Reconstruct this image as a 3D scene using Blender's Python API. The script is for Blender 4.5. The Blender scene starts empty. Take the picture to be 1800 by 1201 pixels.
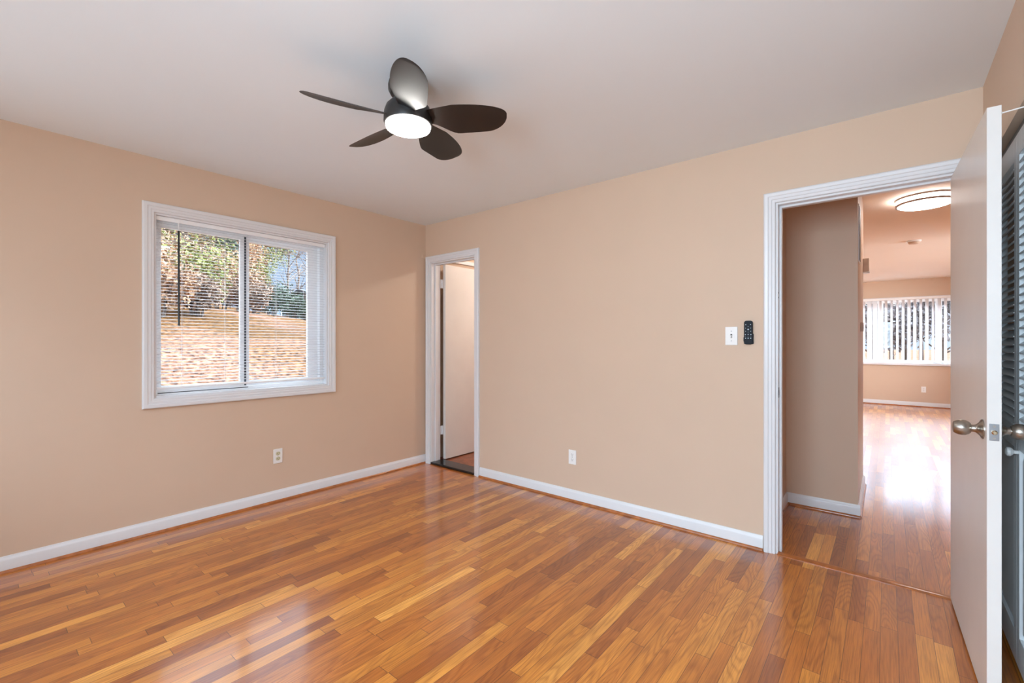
import bpy, math, random
import numpy as np
from mathutils import Vector, Matrix
random.seed(7)
C = bpy.context.scene.collection
sc = bpy.context.scene
PI = math.pi
R = math.radians

# ------------------------------------------------------------------ camera
CAM = Vector((3.6694, -3.0458, 1.246))
YAW = 39.53
cd = bpy.data.cameras.new('camera'); cam = bpy.data.objects.new('camera', cd); C.objects.link(cam)
cam.location = CAM
cam.rotation_euler = (R(90), 0, R(YAW))
cd.sensor_width = 36; cd.lens = 798.7 * 36 / 1800
cd.clip_start = .02; cd.clip_end = 400
sc.camera = cam
sc.view_settings.view_transform = 'Standard'; sc.view_settings.look = 'None'
sc.view_settings.gamma = 1; sc.view_settings.exposure = 0.10
sc.view_settings.use_curve_mapping = False
sc.cycles.max_bounces = 10; sc.cycles.diffuse_bounces = 6; sc.cycles.glossy_bounces = 4
sc.cycles.transparent_max_bounces = 16
sc.cycles.sample_clamp_indirect = 6

# ------------------------------------------------------------------ sky
w = bpy.data.worlds.new('sky'); sc.world = w; w.use_nodes = True
nt = w.node_tree; nt.nodes.clear()
out = nt.nodes.new('ShaderNodeOutputWorld'); bg = nt.nodes.new('ShaderNodeBackground')
tc = nt.nodes.new('ShaderNodeTexCoord'); sp = nt.nodes.new('ShaderNodeSeparateXYZ'); cr = nt.nodes.new('ShaderNodeValToRGB')
nt.links.new(tc.outputs['Generated'], sp.inputs[0]); nt.links.new(sp.outputs['Z'], cr.inputs[0])
SKY = 12.0
SUND = Vector((.42, .80, .50)).normalized()
dt = nt.nodes.new('ShaderNodeVectorMath'); dt.operation = 'DOT_PRODUCT'; nt.links.new(tc.outputs['Generated'], dt.inputs[0]); dt.inputs[1].default_value = SUND
def wm(op, a, b):
    x = nt.nodes.new('ShaderNodeMath'); x.operation = op
    for i, v in enumerate((a, b)):
        if hasattr(v, 'is_linked'): nt.links.new(v, x.inputs[i])
        else: x.inputs[i].default_value = v
    return x.outputs[0]
# brighter sky round the sun
mr = nt.nodes.new('ShaderNodeMapRange'); mr.inputs['From Min'].default_value = .07; mr.inputs['From Max'].default_value = .26
mr.inputs['To Min'].default_value = 1.3; mr.inputs['To Max'].default_value = 6.2; nt.links.new(sp.outputs['Z'], mr.inputs['Value'])
nt.links.new(wm('MULTIPLY_ADD', wm('MULTIPLY', wm('POWER', wm('MAXIMUM', dt.outputs['Value'], 0.0), 5.0), mr.outputs[0]), SKY), bg.inputs[1])
bg.inputs[1].links[0].from_node.inputs[2].default_value = SKY
nt.links.new(cr.outputs[0], bg.inputs[0]); nt.links.new(bg.outputs[0], out.inputs[0])
e = cr.color_ramp.elements
def sky_stop(i, pos, c, s):
    el = e[i] if i < 2 else e.new(pos)
    el.position = pos; el.color = (c[0] * s / SKY, c[1] * s / SKY, c[2] * s / SKY, 1)
sky_stop(0, 0.0, (.70, .82, 1.0), .75)
sky_stop(1, 1.0, (.72, .84, 1.0), 5.0)
sky_stop(2, .20, (.52, .70, 1.0), .95)
sky_stop(3, .30, (.62, .78, 1.0), 4.0)
sky_stop(4, .42, (.68, .82, 1.0), 7.5)

def light(name, kind, loc, target, energy, color, size=None):
    l = bpy.data.lights.new(name, kind); o = bpy.data.objects.new(name, l); C.objects.link(o)
    o.location = loc; l.energy = energy; l.color = color
    d = Vector(target) - Vector(loc)
    o.rotation_euler = d.to_track_quat('-Z', 'Y').to_euler()
    if size and kind == 'AREA': l.shape = 'RECTANGLE'; l.size, l.size_y = size
    return o
sun = light('sun', 'SUN', (8, 14, 12), (8 - .42, 14 - .80, 12 - .50), 2.6, (1, .95, .88))
sun.data.angle = R(.6)
# daylight by the rear-wall windows; last, an added unseen light beside the living room
light('rear_daylight', 'AREA', (1.30, -4.25, 1.60), (1.45, -2.0, 1.35), 34, (.70, .85, 1.0), (1.7, 1.25))
light('rear_daylight', 'AREA', (3.30, -4.25, 1.60), (3.35, -2.0, 2.1), 116, (.66, .83, 1.0), (1.1, 1.25))
light('side_fill_light', 'AREA', (7.6, 4.6, 1.7), (3.6, 7.6, 1.3), 560, (.82, .91, 1.0), (2.6, 1.3))  # added to brighten hallway and living room, shines through the added side window

# ------------------------------------------------------------------ materials
def lin(c):
    return tuple((x / 255 / 12.92 if x / 255 <= .04045 else ((x / 255 + .055) / 1.055) ** 2.4) for x in c)
class N:
    """small node-tree helper"""
    def __init__(s, name):
        s.m = bpy.data.materials.new(name); s.m.use_nodes = True; s.t = s.m.node_tree
        s.b = s.t.nodes['Principled BSDF']; s.o = s.t.nodes['Material Output']
    def n(s, kind, **k):
        x = s.t.nodes.new('ShaderNode' + kind)
        for a, b in k.items(): setattr(x, a, b)
        return x
    def l(s, a, b): s.t.links.new(a, b)
    def put(s, v, inp):
        if hasattr(v, 'links') or hasattr(v, 'is_linked'): s.l(v, inp)
        else: inp.default_value = v
    def math(s, op, a, b=None, c=None):
        x = s.n('Math', operation=op); s.put(a, x.inputs[0])
        if b is not None: s.put(b, x.inputs[1])
        if c is not None: s.put(c, x.inputs[2])
        return x.outputs[0]
    def mix(s, f, a, b, mode='MIX'):
        x = s.n('MixRGB', blend_type=mode); s.put(f, x.inputs[0]); s.put(a, x.inputs[1]); s.put(b, x.inputs[2]); return x.outputs[0]
    def ramp(s, f, stops):
        x = s.n('ValToRGB'); s.l(f, x.inputs[0]); el = x.color_ramp.elements
        for i, (p, c) in enumerate(stops):
            q = el[i] if i < 2 else el.new(p)
            q.position = p; q.color = (*c[:3], 1)
        return x.outputs[0]
    def noise(s, vec, scale, detail=3, rough=.5, dist=0):
        x = s.n('TexNoise'); s.put(scale, x.inputs['Scale']); x.inputs['Detail'].default_value = detail
        x.inputs['Roughness'].default_value = rough; x.inputs['Distortion'].default_value = dist
        if vec is not None: s.l(vec, x.inputs['Vector'])
        return x.outputs['Fac']
    def vec(s, x, y, z=0.0):
        q = s.n('CombineXYZ'); s.put(x, q.inputs[0]); s.put(y, q.inputs[1]); s.put(z, q.inputs[2]); return q.outputs[0]
    def bump(s, h, strength, dist=.002):
        b = s.n('Bump'); b.inputs['Strength'].default_value = strength; b.inputs['Distance'].default_value = dist
        s.l(h, b.inputs['Height']); s.l(b.outputs[0], s.b.inputs['Normal'])

def simple(name, c, rough=.5, metal=0, spec=.5, bump=None, vary=.0, scale=30, coat=0):
    q = N(name); b = q.b; c = (*lin(c), 1)
    b.inputs['Roughness'].default_value = rough; b.inputs['Metallic'].default_value = metal
    b.inputs['Specular IOR Level'].default_value = spec; b.inputs['Coat Weight'].default_value = coat
    pos = q.n('TexCoord').outputs['Object']
    f = q.noise(pos, scale, 3)
    lo = tuple(x * (1 - vary) for x in c[:3]); hi = tuple(min(1, x * (1 + vary)) for x in c[:3])
    q.l(q.ramp(f, [(.3, lo), (.7, hi)]), b.inputs['Base Color'])
    if bump: q.bump(q.noise(pos, bump[0], 2), bump[1], bump[2])
    return q.m

M = {}
M['wall'] = simple('beige_wall_paint', (214, 189, 166), .5, spec=.3, bump=(260, .25, .0006), vary=.012, scale=3)
M['ceiling'] = simple('white_ceiling_paint', (234, 241, 245), .7, spec=.25, bump=(200, .2, .0006), vary=.008, scale=2)
M['ceiling_warm_cast'] = simple('warm_cast_ceiling', (236, 224, 212), .7, spec=.25, vary=.008, scale=2)  # hall ceiling: warm light cast put into the base colour
M['trim'] = simple('white_trim_paint', (226, 227, 229), .32, spec=.5, bump=(60, .1, .0006), vary=.01, scale=8)
M['door'] = simple('white_door_paint', (226, 222, 217), .30, spec=.5, bump=(45, .22, .001), vary=.02, scale=6)
M['closet'] = simple('grey_white_closet_paint', (238, 240, 241), .35, spec=.5, bump=(60, .15, .0006), vary=.02, scale=8)
M['vinyl'] = simple('white_vinyl', (246, 247, 248), .35, vary=.01)
M['slat'] = simple('white_blind_slat', (225, 226, 228), .4, vary=.01)
M['plastic'] = simple('white_plastic', (240, 239, 236), .3, vary=.01)
M['ivory'] = simple('ivory_plastic', (205, 200, 165), .35, vary=.02)
M['dark_slot'] = simple('dark_slot', (30, 28, 26), .6, vary=.05)
M['black'] = simple('black_plastic', (14, 15, 17), .4, vary=.08)
M['navy'] = simple('charcoal_plastic', (24, 30, 38), .55, spec=.25, vary=.08)
M['button'] = simple('pale_button', (190, 205, 215), .4, vary=.05)
M['fan'] = simple('satin_black_fan', (28, 25, 24), .40, spec=.6, vary=.08, scale=20)
M['nickel'] = simple('brushed_nickel', (172, 164, 154), .30, metal=1, vary=.05, scale=60)
M['steel'] = simple('dull_steel', (150, 150, 152), .4, metal=1, vary=.05)
M['brass_latch'] = simple('pale_latch_metal', (215, 200, 170), .25, metal=1, vary=.03)
M['thresh_dark'] = simple('black_marble_sill', (30, 27, 27), .2, vary=.35, scale=25)
M['rubber'] = simple('dark_gasket', (70, 74, 80), .6, vary=.05)
M['beige_plastic'] = simple('beige_plastic', (205, 178, 155), .45, vary=.02)
M['rim'] = simple('brown_grey_rim', (150, 125, 112), .4, vary=.03)
M['grille'] = simple('dark_return_grille', (95, 88, 82), .5, vary=.05)
M['bath_wall'] = simple('warm_bath_paint', (226, 190, 150), .5, vary=.02, scale=4)
def make_vane():
    q = N('white_pvc_vane'); d1 = q.n('BsdfDiffuse'); d2 = q.n('BsdfTranslucent'); mx = q.n('MixShader'); mx.inputs[0].default_value = .5
    f = q.noise(q.n('TexCoord').outputs['Object'], 6, 2); c = q.ramp(f, [(.3, (.86, .86, .87)), (.7, (.9, .9, .91))])
    for d in (d1, d2): q.l(c, d.inputs['Color'])
    q.l(d1.outputs[0], mx.inputs[1]); q.l(d2.outputs[0], mx.inputs[2]); q.l(mx.outputs[0], q.o.inputs[0])
    return q.m
M['vane'] = make_vane()
M['siding'] = simple('blue_grey_siding', (150, 170, 190), .7, vary=.08, scale=4)
M['shingle'] = simple('grey_shingle', (62, 64, 70), .9, vary=.2, scale=12)
M['shed'] = simple('grey_green_shed', (66, 78, 84), .75, vary=.12, scale=6)
M['bark'] = simple('grey_brown_bark', (104, 88, 76), .9, vary=.3, scale=15)
M['exterior'] = simple('exterior_brick', (150, 92, 74), .85, vary=.15, scale=10)

def emis(name, c, s):
    q = N(name); q.b.inputs['Base Color'].default_value = (.9, .9, .9, 1)
    q.b.inputs['Emission Color'].default_value = (*c, 1); q.b.inputs['Emission Strength'].default_value = s
    return q.m
M['fan_lens'] = emis('lit_fan_lens', (1, .965, .91), 40)
M['hall_lens'] = emis('lit_hall_lens', (1, .95, .91), 19)
M['bath_fill'] = emis('bath_fill_lens', (1, .93, .85), 130)  # glow of the added bathroom lamp

def make_glass():
    q = N('window_glass'); t = q.n('BsdfTransparent'); g = q.n('BsdfGlossy'); g.inputs['Roughness'].default_value = .01
    fr = q.n('Fresnel'); fr.inputs[0].default_value = 1.45; mx = q.n('MixShader')
    t.inputs[0].default_value = (.95, .97, .97, 1)
    q.l(q.math('MULTIPLY', fr.outputs[0], q.math('SUBTRACT', 1.0, q.n('NewGeometry').outputs['Backfacing'])), mx.inputs[0]); q.l(t.outputs[0], mx.inputs[1]); q.l(g.outputs[0], mx.inputs[2]); q.l(mx.outputs[0], q.o.inputs[0])
    return q.m
M['glass'] = make_glass()

def make_floor():
    q = N('oak_strip_floor'); b = q.b
    xyz = q.n('SeparateXYZ'); q.l(q.n('TexCoord').outputs['Object'], xyz.inputs[0])
    x, y = xyz.outputs[0], xyz.outputs[1]
    W = .057
    xs = q.math('DIVIDE', x, W)
    row = q.math('FLOOR', xs); fx = q.math('FRACT', xs)
    wn = q.n('TexWhiteNoise', noise_dimensions='1D'); q.l(row, wn.inputs['W'])
    ww = q.math('ADD', q.math('DIVIDE', y, .62), q.math('ADD', q.math('MULTIPLY', wn.outputs['Value'], 61.0), q.math('MULTIPLY', row, 17.31)))
    v1 = q.n('TexVoronoi', voronoi_dimensions='1D', feature='F1'); q.l(ww, v1.inputs['W']); v1.inputs['Scale'].default_value = 1
    v2 = q.n('TexVoronoi', voronoi_dimensions='1D', feature='DISTANCE_TO_EDGE'); q.l(ww, v2.inputs['W']); v2.inputs['Scale'].default_value = 1
    cs = q.n('SeparateColor'); q.l(v1.outputs['Color'], cs.inputs[0])
    r1, r2, r3 = cs.outputs[0], cs.outputs[1], cs.outputs[2]
    tone = q.ramp(r1, [(0, lin((156, 84, 28))), (1, lin((236, 168, 80))), (.12, lin((176, 100, 34))), (.55, lin((197, 119, 42))), (.86, lin((214, 140, 54)))])
    # cathedral rings: contour lines of a stretched noise, different on every board
    off = q.math('MULTIPLY', r2, 40.0)
    cv = q.vec(q.math('ADD', q.math('MULTIPLY', x, 11.0), off), q.math('ADD', q.math('MULTIPLY', y, 1.5), q.math('MULTIPLY', r3, 30.0)), off)
    cn = q.noise(cv, 1.0, 1, .4)
    rings = q.math('SINE', q.math('MULTIPLY', cn, 95.0))
    rings = q.math('POWER', q.math('MULTIPLY_ADD', rings, .5, .5), 2.2)
    ring_amt = q.math('MULTIPLY', q.math('GREATER_THAN', r3, .28), .55)
    # fine straight grain
    gv = q.vec(q.math('ADD', q.math('MULTIPLY', x, 260.0), off), q.math('MULTIPLY', y, 7.0), off)
    fine = q.noise(gv, 1.0, 3, .6)
    blot = q.noise(q.vec(q.math('ADD', q.math('MULTIPLY', x, 9.0), off), q.math('MULTIPLY', y, 2.5), 0.0), 1.0, 3, .5)
    dark = q.mix(1.0, tone, (.62, .50, .40, 1), 'MULTIPLY')
    c = q.mix(q.math('MULTIPLY', rings, ring_amt), tone, dark)
    c = q.mix(1.0, c, q.ramp(fine, [(.28, (.66, .58, .50)), (.60, (1.06, 1.05, 1.03))]), 'MULTIPLY')
    c = q.mix(1.0, c, q.ramp(blot, [(.25, (.78, .74, .70)), (.6, (1.06, 1.06, 1.06))]), 'MULTIPLY')
    # board seams and butt joints
    ed = q.math('MINIMUM', fx, q.math('SUBTRACT', 1.0, fx))
    seam = q.math('MULTIPLY', q.math('LESS_THAN', ed, .017), .72)
    joint = q.math('MULTIPLY', q.math('LESS_THAN', v2.outputs['Distance'], .0018), .8)
    sj = q.math('MAXIMUM', seam, joint)
    c = q.mix(sj, c, (*lin((66, 34, 16)), 1))
    q.l(c, b.inputs['Base Color'])
    b.inputs['Roughness'].default_value = .36
    q.l(q.math('MULTIPLY_ADD', fine, .12, .30), b.inputs['Roughness'])
    b.inputs['Specular IOR Level'].default_value = .5
    b.inputs['Coat Weight'].default_value = .85; b.inputs['Coat IOR'].default_value = 1.55
    q.l(q.math('MULTIPLY_ADD', blot, .16, .06), b.inputs['Coat Roughness'])
    cup = q.noise(q.vec(q.math('MULTIPLY', x, 8.0), q.math('MULTIPLY', y, 3.0), 0.0), 1.0, 2, .5)
    h = q.math('ADD', q.math('MULTIPLY', fine, .12), q.math('SUBTRACT', q.math('MULTIPLY', cup, .9), sj))
    bp = q.n('Bump'); bp.inputs['Strength'].default_value = .22; bp.inputs['Distance'].default_value = .0016
    q.l(h, bp.inputs['Height']); q.l(bp.outputs[0], b.inputs['Normal']); q.l(bp.outputs[0], b.inputs['Coat Normal'])
    return q.m
M['floor'] = make_floor()
M['shoe'] = simple('stained_oak_shoe', (168, 98, 48), .35, vary=.25, scale=25, coat=.4)

def make_tile():
    q = N('brown_bath_tile'); p = q.n('TexCoord').outputs['Object']
    br = q.n('TexBrick'); q.l(p, br.inputs['Vector']); br.offset = 0
    br.inputs['Color1'].default_value = (*lin((150, 88, 60)), 1); br.inputs['Color2'].default_value = (*lin((122, 68, 46)), 1)
    br.inputs['Mortar'].default_value = (*lin((90, 60, 48)), 1); br.inputs['Scale'].default_value = 10
    br.inputs['Mortar Size'].default_value = .02; br.inputs['Brick Width'].default_value = 1; br.inputs['Row Height'].default_value = 1
    c = q.mix(.5, br.outputs[0], q.ramp(q.noise(p, 18, 4), [(.3, lin((96, 52, 36))), (.7, lin((178, 112, 80)))]))
    q.l(c, q.b.inputs['Base Color']); q.b.inputs['Roughness'].default_value = .35
    return q.m
M['tile'] = make_tile()

def leafmat(name, a, b, scale=3, transl=.3):
    q = N(name); p = q.n('TexCoord').outputs['Object']
    f = q.noise(p, scale, 5, .75)
    q.l(q.ramp(f, [(.3, lin(a)), (.7, lin(b))]), q.b.inputs['Base Color'])
    q.b.inputs['Roughness'].default_value = .8; q.b.inputs['Specular IOR Level'].default_value = .1
    return q.m
M['leaf_brown'] = leafmat('dry_oak_leaves', (66, 54, 46), (172, 140, 116))
M['leaf_tan'] = leafmat('tan_dry_leaves', (92, 66, 50), (196, 154, 118))
M['leaf_green'] = leafmat('evergreen_foliage', (50, 58, 34), (152, 150, 86))
M['leaf_dark'] = leafmat('dark_evergreen_foliage', (38, 50, 44), (84, 92, 74))
M['twig'] = leafmat('grey_twigs', (110, 106, 108), (186, 178, 176))
def make_ground():
    q = N('leaf_litter_ground'); p = q.n('TexCoord').outputs['Object']
    a = q.ramp(q.noise(p, 14, 8, .8), [(.40, lin((42, 28, 22))), (.62, lin((158, 116, 92))), (.5, lin((106, 74, 56)))])
    g = q.ramp(q.noise(p, .35, 4, .6), [(.42, (1, 1, 1)), (.56, lin((214, 205, 150)))])
    q.l(q.mix(1, a, g, 'MULTIPLY'), q.b.inputs['Base Color']); q.b.inputs['Roughness'].default_value = .95
    q.b.inputs['Specular IOR Level'].default_value = .05
    return q.m
M['ground'] = make_ground()

# ------------------------------------------------------------------ mesh helpers
class MB:
    def __init__(s): s.v = []; s.f = []
    def add(s, vs, fs):
        n = len(s.v); s.v += [tuple(a) for a in vs]; s.f += [tuple(n + i for i in f) for f in fs]; return s
    def box(s, x0, x1, y0, y1, z0, z1):
        x0, x1 = sorted((x0, x1)); y0, y1 = sorted((y0, y1)); z0, z1 = sorted((z0, z1))
        return s.add([(x0, y0, z0), (x1, y0, z0), (x1, y1, z0), (x0, y1, z0), (x0, y0, z1), (x1, y0, z1), (x1, y1, z1), (x0, y1, z1)],
                     [(0, 3, 2, 1), (4, 5, 6, 7), (0, 1, 5, 4), (1, 2, 6, 5), (2, 3, 7, 6), (3, 0, 4, 7)])
    def lathe(s, prof, center=(0, 0, 0), axis='z', n=48, caps=True):
        """prof: list of (radius, height along the axis)"""
        cx, cy, cz = center; vs = []; fs = []
        for r, h in prof:
            for k in range(n):
                a = 2 * PI * k / n; c_, s_ = r * math.cos(a), r * math.sin(a)
                vs.append({'z': (cx + c_, cy + s_, cz + h), 'x': (cx + h, cy + c_, cz + s_), 'y': (cx + s_, cy + h, cz + c_)}[axis])
        for i in range(len(prof) - 1):
            for k in range(n):
                a, b = i * n + k, i * n + (k + 1) % n
                fs.append((a, b, b + n, a + n))
        if caps:
            fs.append(tuple(range(n))[::-1]); m = (len(prof) - 1) * n; fs.append(tuple(range(m, m + n)))
        return s.add(vs, fs)
    def tube(s, pts, r, n=8):
        vs = []; fs = []; pts = [Vector(p) for p in pts]
        for i, p in enumerate(pts):
            d = (pts[min(i + 1, len(pts) - 1)] - pts[max(i - 1, 0)]).normalized()
            u = d.cross(Vector((0, 0, 1)) if abs(d.z) < .9 else Vector((1, 0, 0))).normalized(); v = d.cross(u)
            rr = r[i] if isinstance(r, (list, tuple)) else r
            for k in range(n):
                a = 2 * PI * k / n; vs.append(p + u * math.cos(a) * rr + v * math.sin(a) * rr)
        for i in range(len(pts) - 1):
            for k in range(n):
                a, b = i * n + k, i * n + (k + 1) % n
                fs.append((a, b, b + n, a + n))
        fs.append(tuple(range(n))); m = (len(pts) - 1) * n; fs.append(tuple(range(m, m + n))[::-1])
        return s.add(vs, fs)
    def extrude(s, prof, p0, p1, nrm, up=(0, 0, 1)):
        """prof points (out of the wall, up), swept straight from p0 to p1"""
        p0, p1, nrm, up = Vector(p0), Vector(p1), Vector(nrm), Vector(up); n = len(prof)
        vs = [p0 + nrm * a + up * b for a, b in prof] + [p1 + nrm * a + up * b for a, b in prof]
        fs = [(i, (i + 1) % n, (i + 1) % n + n, i + n) for i in range(n)] + [tuple(range(n))[::-1], tuple(range(n, 2 * n))]
        return s.add(vs, fs)
    def frame(s, u0, u1, z0, z1, prof, fn, closed=False):
        """mitred moulding round an opening; prof = (outward offset, height off the wall); fn(u, z, d) -> xyz"""
        vs = []; fs = []
        for o, d in prof:
            q = [(u0 - o, z0 - (o if closed else 0)), (u0 - o, z1 + o), (u1 + o, z1 + o), (u1 + o, z0 - (o if closed else 0))]
            vs += [fn(a, b, d) for a, b in q]
        n = len(prof); segs = 4 if closed else 3
        for i in range(n):
            j = (i + 1) % n
            for k in range(segs):
                a, b = k, (k + 1) % 4
                fs.append((i * 4 + a, i * 4 + b, j * 4 + b, j * 4 + a))
        if not closed:
            fs.append(tuple(i * 4 for i in range(n))); fs.append(tuple(i * 4 + 3 for i in range(n))[::-1])
        return s.add(vs, fs)
    def build(s, name, mat, parent=None, loc=None, bevel=0, smooth=35, seg=2):
        me = bpy.data.meshes.new(name); me.from_pydata(s.v, [], s.f); me.update()
        import bmesh
        bm = bmesh.new(); bm.from_mesh(me); bmesh.ops.recalc_face_normals(bm, faces=bm.faces); bm.to_mesh(me); bm.free()
        o = bpy.data.objects.new(name, me); C.objects.link(o); me.materials.append(M[mat] if isinstance(mat, str) else mat)
        if smooth:
            me.polygons.foreach_set('use_smooth', [True] * len(me.polygons)); me.set_sharp_from_angle(angle=R(smooth))
        if bevel:
            b = o.modifiers.new('bevel', 'BEVEL'); b.width = bevel; b.segments = seg; b.limit_method = 'ANGLE'; b.angle_limit = R(35)
        if parent is not None:
            o.parent = parent
            # vertices are given in world space: shift back to the parent's space
            pm = parent
            off = Vector((0, 0, 0)); rot = Matrix()
            while pm is not None:
                rot = pm.matrix_basis @ rot; pm = pm.parent
            me.transform(rot.inverted())
        if loc is not None:
            me.transform(Matrix.Translation(-Vector(loc))); o.location = loc
        return o

def tag(o, label=None, cat=None, group=None, kind=None):
    if label: o['label'] = label
    if cat: o['category'] = cat
    if group: o['group'] = group
    if kind: o['kind'] = kind
    return o
def empty(name, loc, label, cat, group=None, kind=None, rz=0):
    o = bpy.data.objects.new(name, None); C.objects.link(o); o.location = loc; o.rotation_euler = (0, 0, rz); o.empty_display_size = .1
    return tag(o, label, cat, group, kind)
def struct(o, label=None, cat=None): return tag(o, label, cat, kind='structure')

def wall_mesh(u0, u1, z0, z1, d0, d1, holes, fn):
    """slab with rectangular openings, outer and reveal faces only"""
    us = sorted({u0, u1} | {h[i] for h in holes for i in (0, 1)}); zs = sorted({z0, z1} | {h[i] for h in holes for i in (2, 3)})
    us = [a for a in us if u0 <= a <= u1]; zs = [a for a in zs if z0 <= a <= z1]
    def solid(i, j):
        if i < 0 or j < 0 or i >= len(us) - 1 or j >= len(zs) - 1: return False
        a = (us[i] + us[i + 1]) / 2; b = (zs[j] + zs[j + 1]) / 2
        return not any(h[0] < a < h[1] and h[2] < b < h[3] for h in holes)
    m = MB(); idx = {}
    def vid(i, j, k):
        if (i, j, k) not in idx: idx[i, j, k] = len(m.v); m.v.append(fn(us[i], zs[j], (d0, d1)[k]))
        return idx[i, j, k]
    for i in range(len(us) - 1):
        for j in range(len(zs) - 1):
            if not solid(i, j): continue
            for k in (0, 1): m.f.append((vid(i, j, k), vid(i + 1, j, k), vid(i + 1, j + 1, k), vid(i, j + 1, k)))
            if not solid(i - 1, j): m.f.append((vid(i, j, 0), vid(i, j + 1, 0), vid(i, j + 1, 1), vid(i, j, 1)))
            if not solid(i + 1, j): m.f.append((vid(i + 1, j, 0), vid(i + 1, j + 1, 0), vid(i + 1, j + 1, 1), vid(i + 1, j, 1)))
            if not solid(i, j - 1): m.f.append((vid(i, j, 0), vid(i + 1, j, 0), vid(i + 1, j, 1), vid(i, j, 1)))
            if not solid(i, j + 1): m.f.append((vid(i, j + 1, 0), vid(i + 1, j + 1, 0), vid(i + 1, j + 1, 1), vid(i, j + 1, 1)))
    return m
FX = lambda u, z, d: (d, u, z)        # wall running along Y
FY = lambda u, z, d: (u, d, z)        # wall running along X

# ------------------------------------------------------------------ room shell
H = 2.44
XC = 4.017                 # closet wall
YR = -3.85                 # rear wall
YF = 8.60                  # far living room wall
XL = 5.6                   # right wall of the living room
struct(MB().box(-.2, XL + .12, YR - .15, YF + .2, -.12, 0).build('floor', 'floor', smooth=0), 'honey oak strip floor, glossy, running through the room and hallway', 'floor')
struct(MB().box(-.2, XL + .12, YR - .15, .06, H, H + .14).build('ceiling', 'ceiling', smooth=0), 'flat white painted ceiling above the room', 'ceiling')
struct(MB().box(-.2, XL + .12, .06, YF + .2, H, H + .14).build('ceiling_hall', 'ceiling_warm_cast', smooth=0), 'flat ceiling of the hallway and living room, warm light cast in its colour', 'ceiling')

WY0, WY1, WZ0, WZ1 = -2.25, -1.06, .875, 2.085          # window in the left wall
struct(wall_mesh(YR - .15, 2.1, 0, H, -.2, 0, [(WY0, WY1, WZ0, WZ1)], FX).build('wall_left', 'wall', smooth=0), 'beige wall with the blind covered window', 'wall')
D1 = (.08, .709, 2.05)     # bathroom doorway  (x0, x1, top)
D2 = (3.165, 3.941, 2.06)  # hallway doorway
struct(wall_mesh(0, XL, 0, H, 0, .12, [(D1[0], D1[1], 0, D1[2]), (D2[0], D2[1], 0, D2[2])], FY).build('wall_front', 'wall', smooth=0), 'beige wall between the two doorways, facing the camera', 'wall')
CZ = 2.043; CY0, CY1 = -1.745, -.115
struct(wall_mesh(YR, 0, 0, H, XC, XC + .12, [(CY0, CY1, 0, CZ)], FX).build('wall_right', 'wall', smooth=0), 'beige wall with the louvered closet, behind the open door', 'wall')
RW = [(.45, 2.15, .9, 2.1), (2.75, 3.90, .9, 2.1)]
struct(wall_mesh(0, XC, 0, H, YR - .15, YR, RW, FY).build('wall_rear', 'wall', smooth=0), 'beige wall with two windows behind the viewpoint', 'wall')
m = MB().box(XC + .12, XC + .75, CY0 - .12, CY0 - .02, 0, H).box(XC + .65, XC + .75, CY0, 0, 0, H)
struct(m.build('wall_closet', 'wall', smooth=0), 'closet interior wall', 'wall')
struct(MB().box(2.95, 3.07, .12, 1.0, 0, H).build('wall_hall_side', 'wall', smooth=0), 'short beige hallway wall just past the left jamb of the hall doorway', 'wall')
struct(MB().box(1.75, 3.51, 1.0, 1.94, 0, H).build('wall_hall', 'wall', smooth=0), 'tan hallway wall seen through the open doorway', 'wall')
struct(MB().box(1.62, 1.74, .12, YF, 0, H).build('wall_living_left', 'wall', smooth=0), 'beige wall of the living room', 'wall')
FW = (2.35, 5.05, .83, 2.06)
struct(wall_mesh(1.62, XL, 0, H, YF, YF + .18, [FW], FY).build('wall_far', 'wall', smooth=0), 'beige far wall of the living room under the wide window', 'wall')
SW = (3.8, 6.6, .75, 2.1)
struct(wall_mesh(.12, YF, 0, H, XL, XL + .12, [SW], FX).build('wall_living_right', 'wall', smooth=0), 'beige right side wall of the living room', 'wall')
struct(MB().box(0, 1.62, 1.94, 2.06, 0, H).build('wall_bath', 'bath_wall', smooth=0), 'warm painted end wall of the bathroom', 'wall')

# baseboards with stained shoe moulding
BP = [(0, .012), (.014, .012), (.014, .066), (.011, .074), (.006, .082), (.005, .088), (0, .088)]
SP = [(0, 0), (.024, 0)] + [(.007 + .017 * math.cos(a), .017 * math.sin(a)) for a in [R(15), R(35), R(55), R(75)]] + [(.0, .019)]
def baseboard(name, runs, label=None):
    m = MB(); s = MB()
    for p0, p1, n in runs:
        m.extrude(BP, p0, p1, n); s.extrude(SP, p0, p1, n)
    o = struct(m.build(name, 'trim', smooth=25), label, 'baseboard')
    q = s.build('shoe_molding', 'shoe', o, smooth=40); q['label'] = 'brown stained quarter round strip along the floor'
baseboard('baseboard_left', [((0, YR, 0), (0, -.002, 0), (1, 0, 0))], 'white baseboard below the window wall')
baseboard('baseboard_front', [((.775, 0, 0), (3.100, 0, 0), (0, -1, 0))], 'white baseboard along the wall between the two doorways')
baseboard('baseboard_hall', [((3.07, 1.0, 0), (3.51 + .014, 1.0, 0), (0, -1, 0)), ((3.07, .125, 0), (3.07, 1.0, 0), (1, 0, 0)), ((3.51, 1.0, 0), (3.51, 1.94, 0), (1, 0, 0))], 'white baseboard round the hallway corner')
baseboard('baseboard_far', [((1.74, YF, 0), (XL, YF, 0), (0, -1, 0))], 'white baseboard of the far living room wall')
baseboard('baseboard_right', [((XC, YR, 0), (XC, CY0, 0), (-1, 0, 0))], 'white baseboard beside the closet')
baseboard('baseboard_rear', [((0, YR, 0), (XC, YR, 0), (0, 1, 0))], 'white baseboard under the rear windows')

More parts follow.
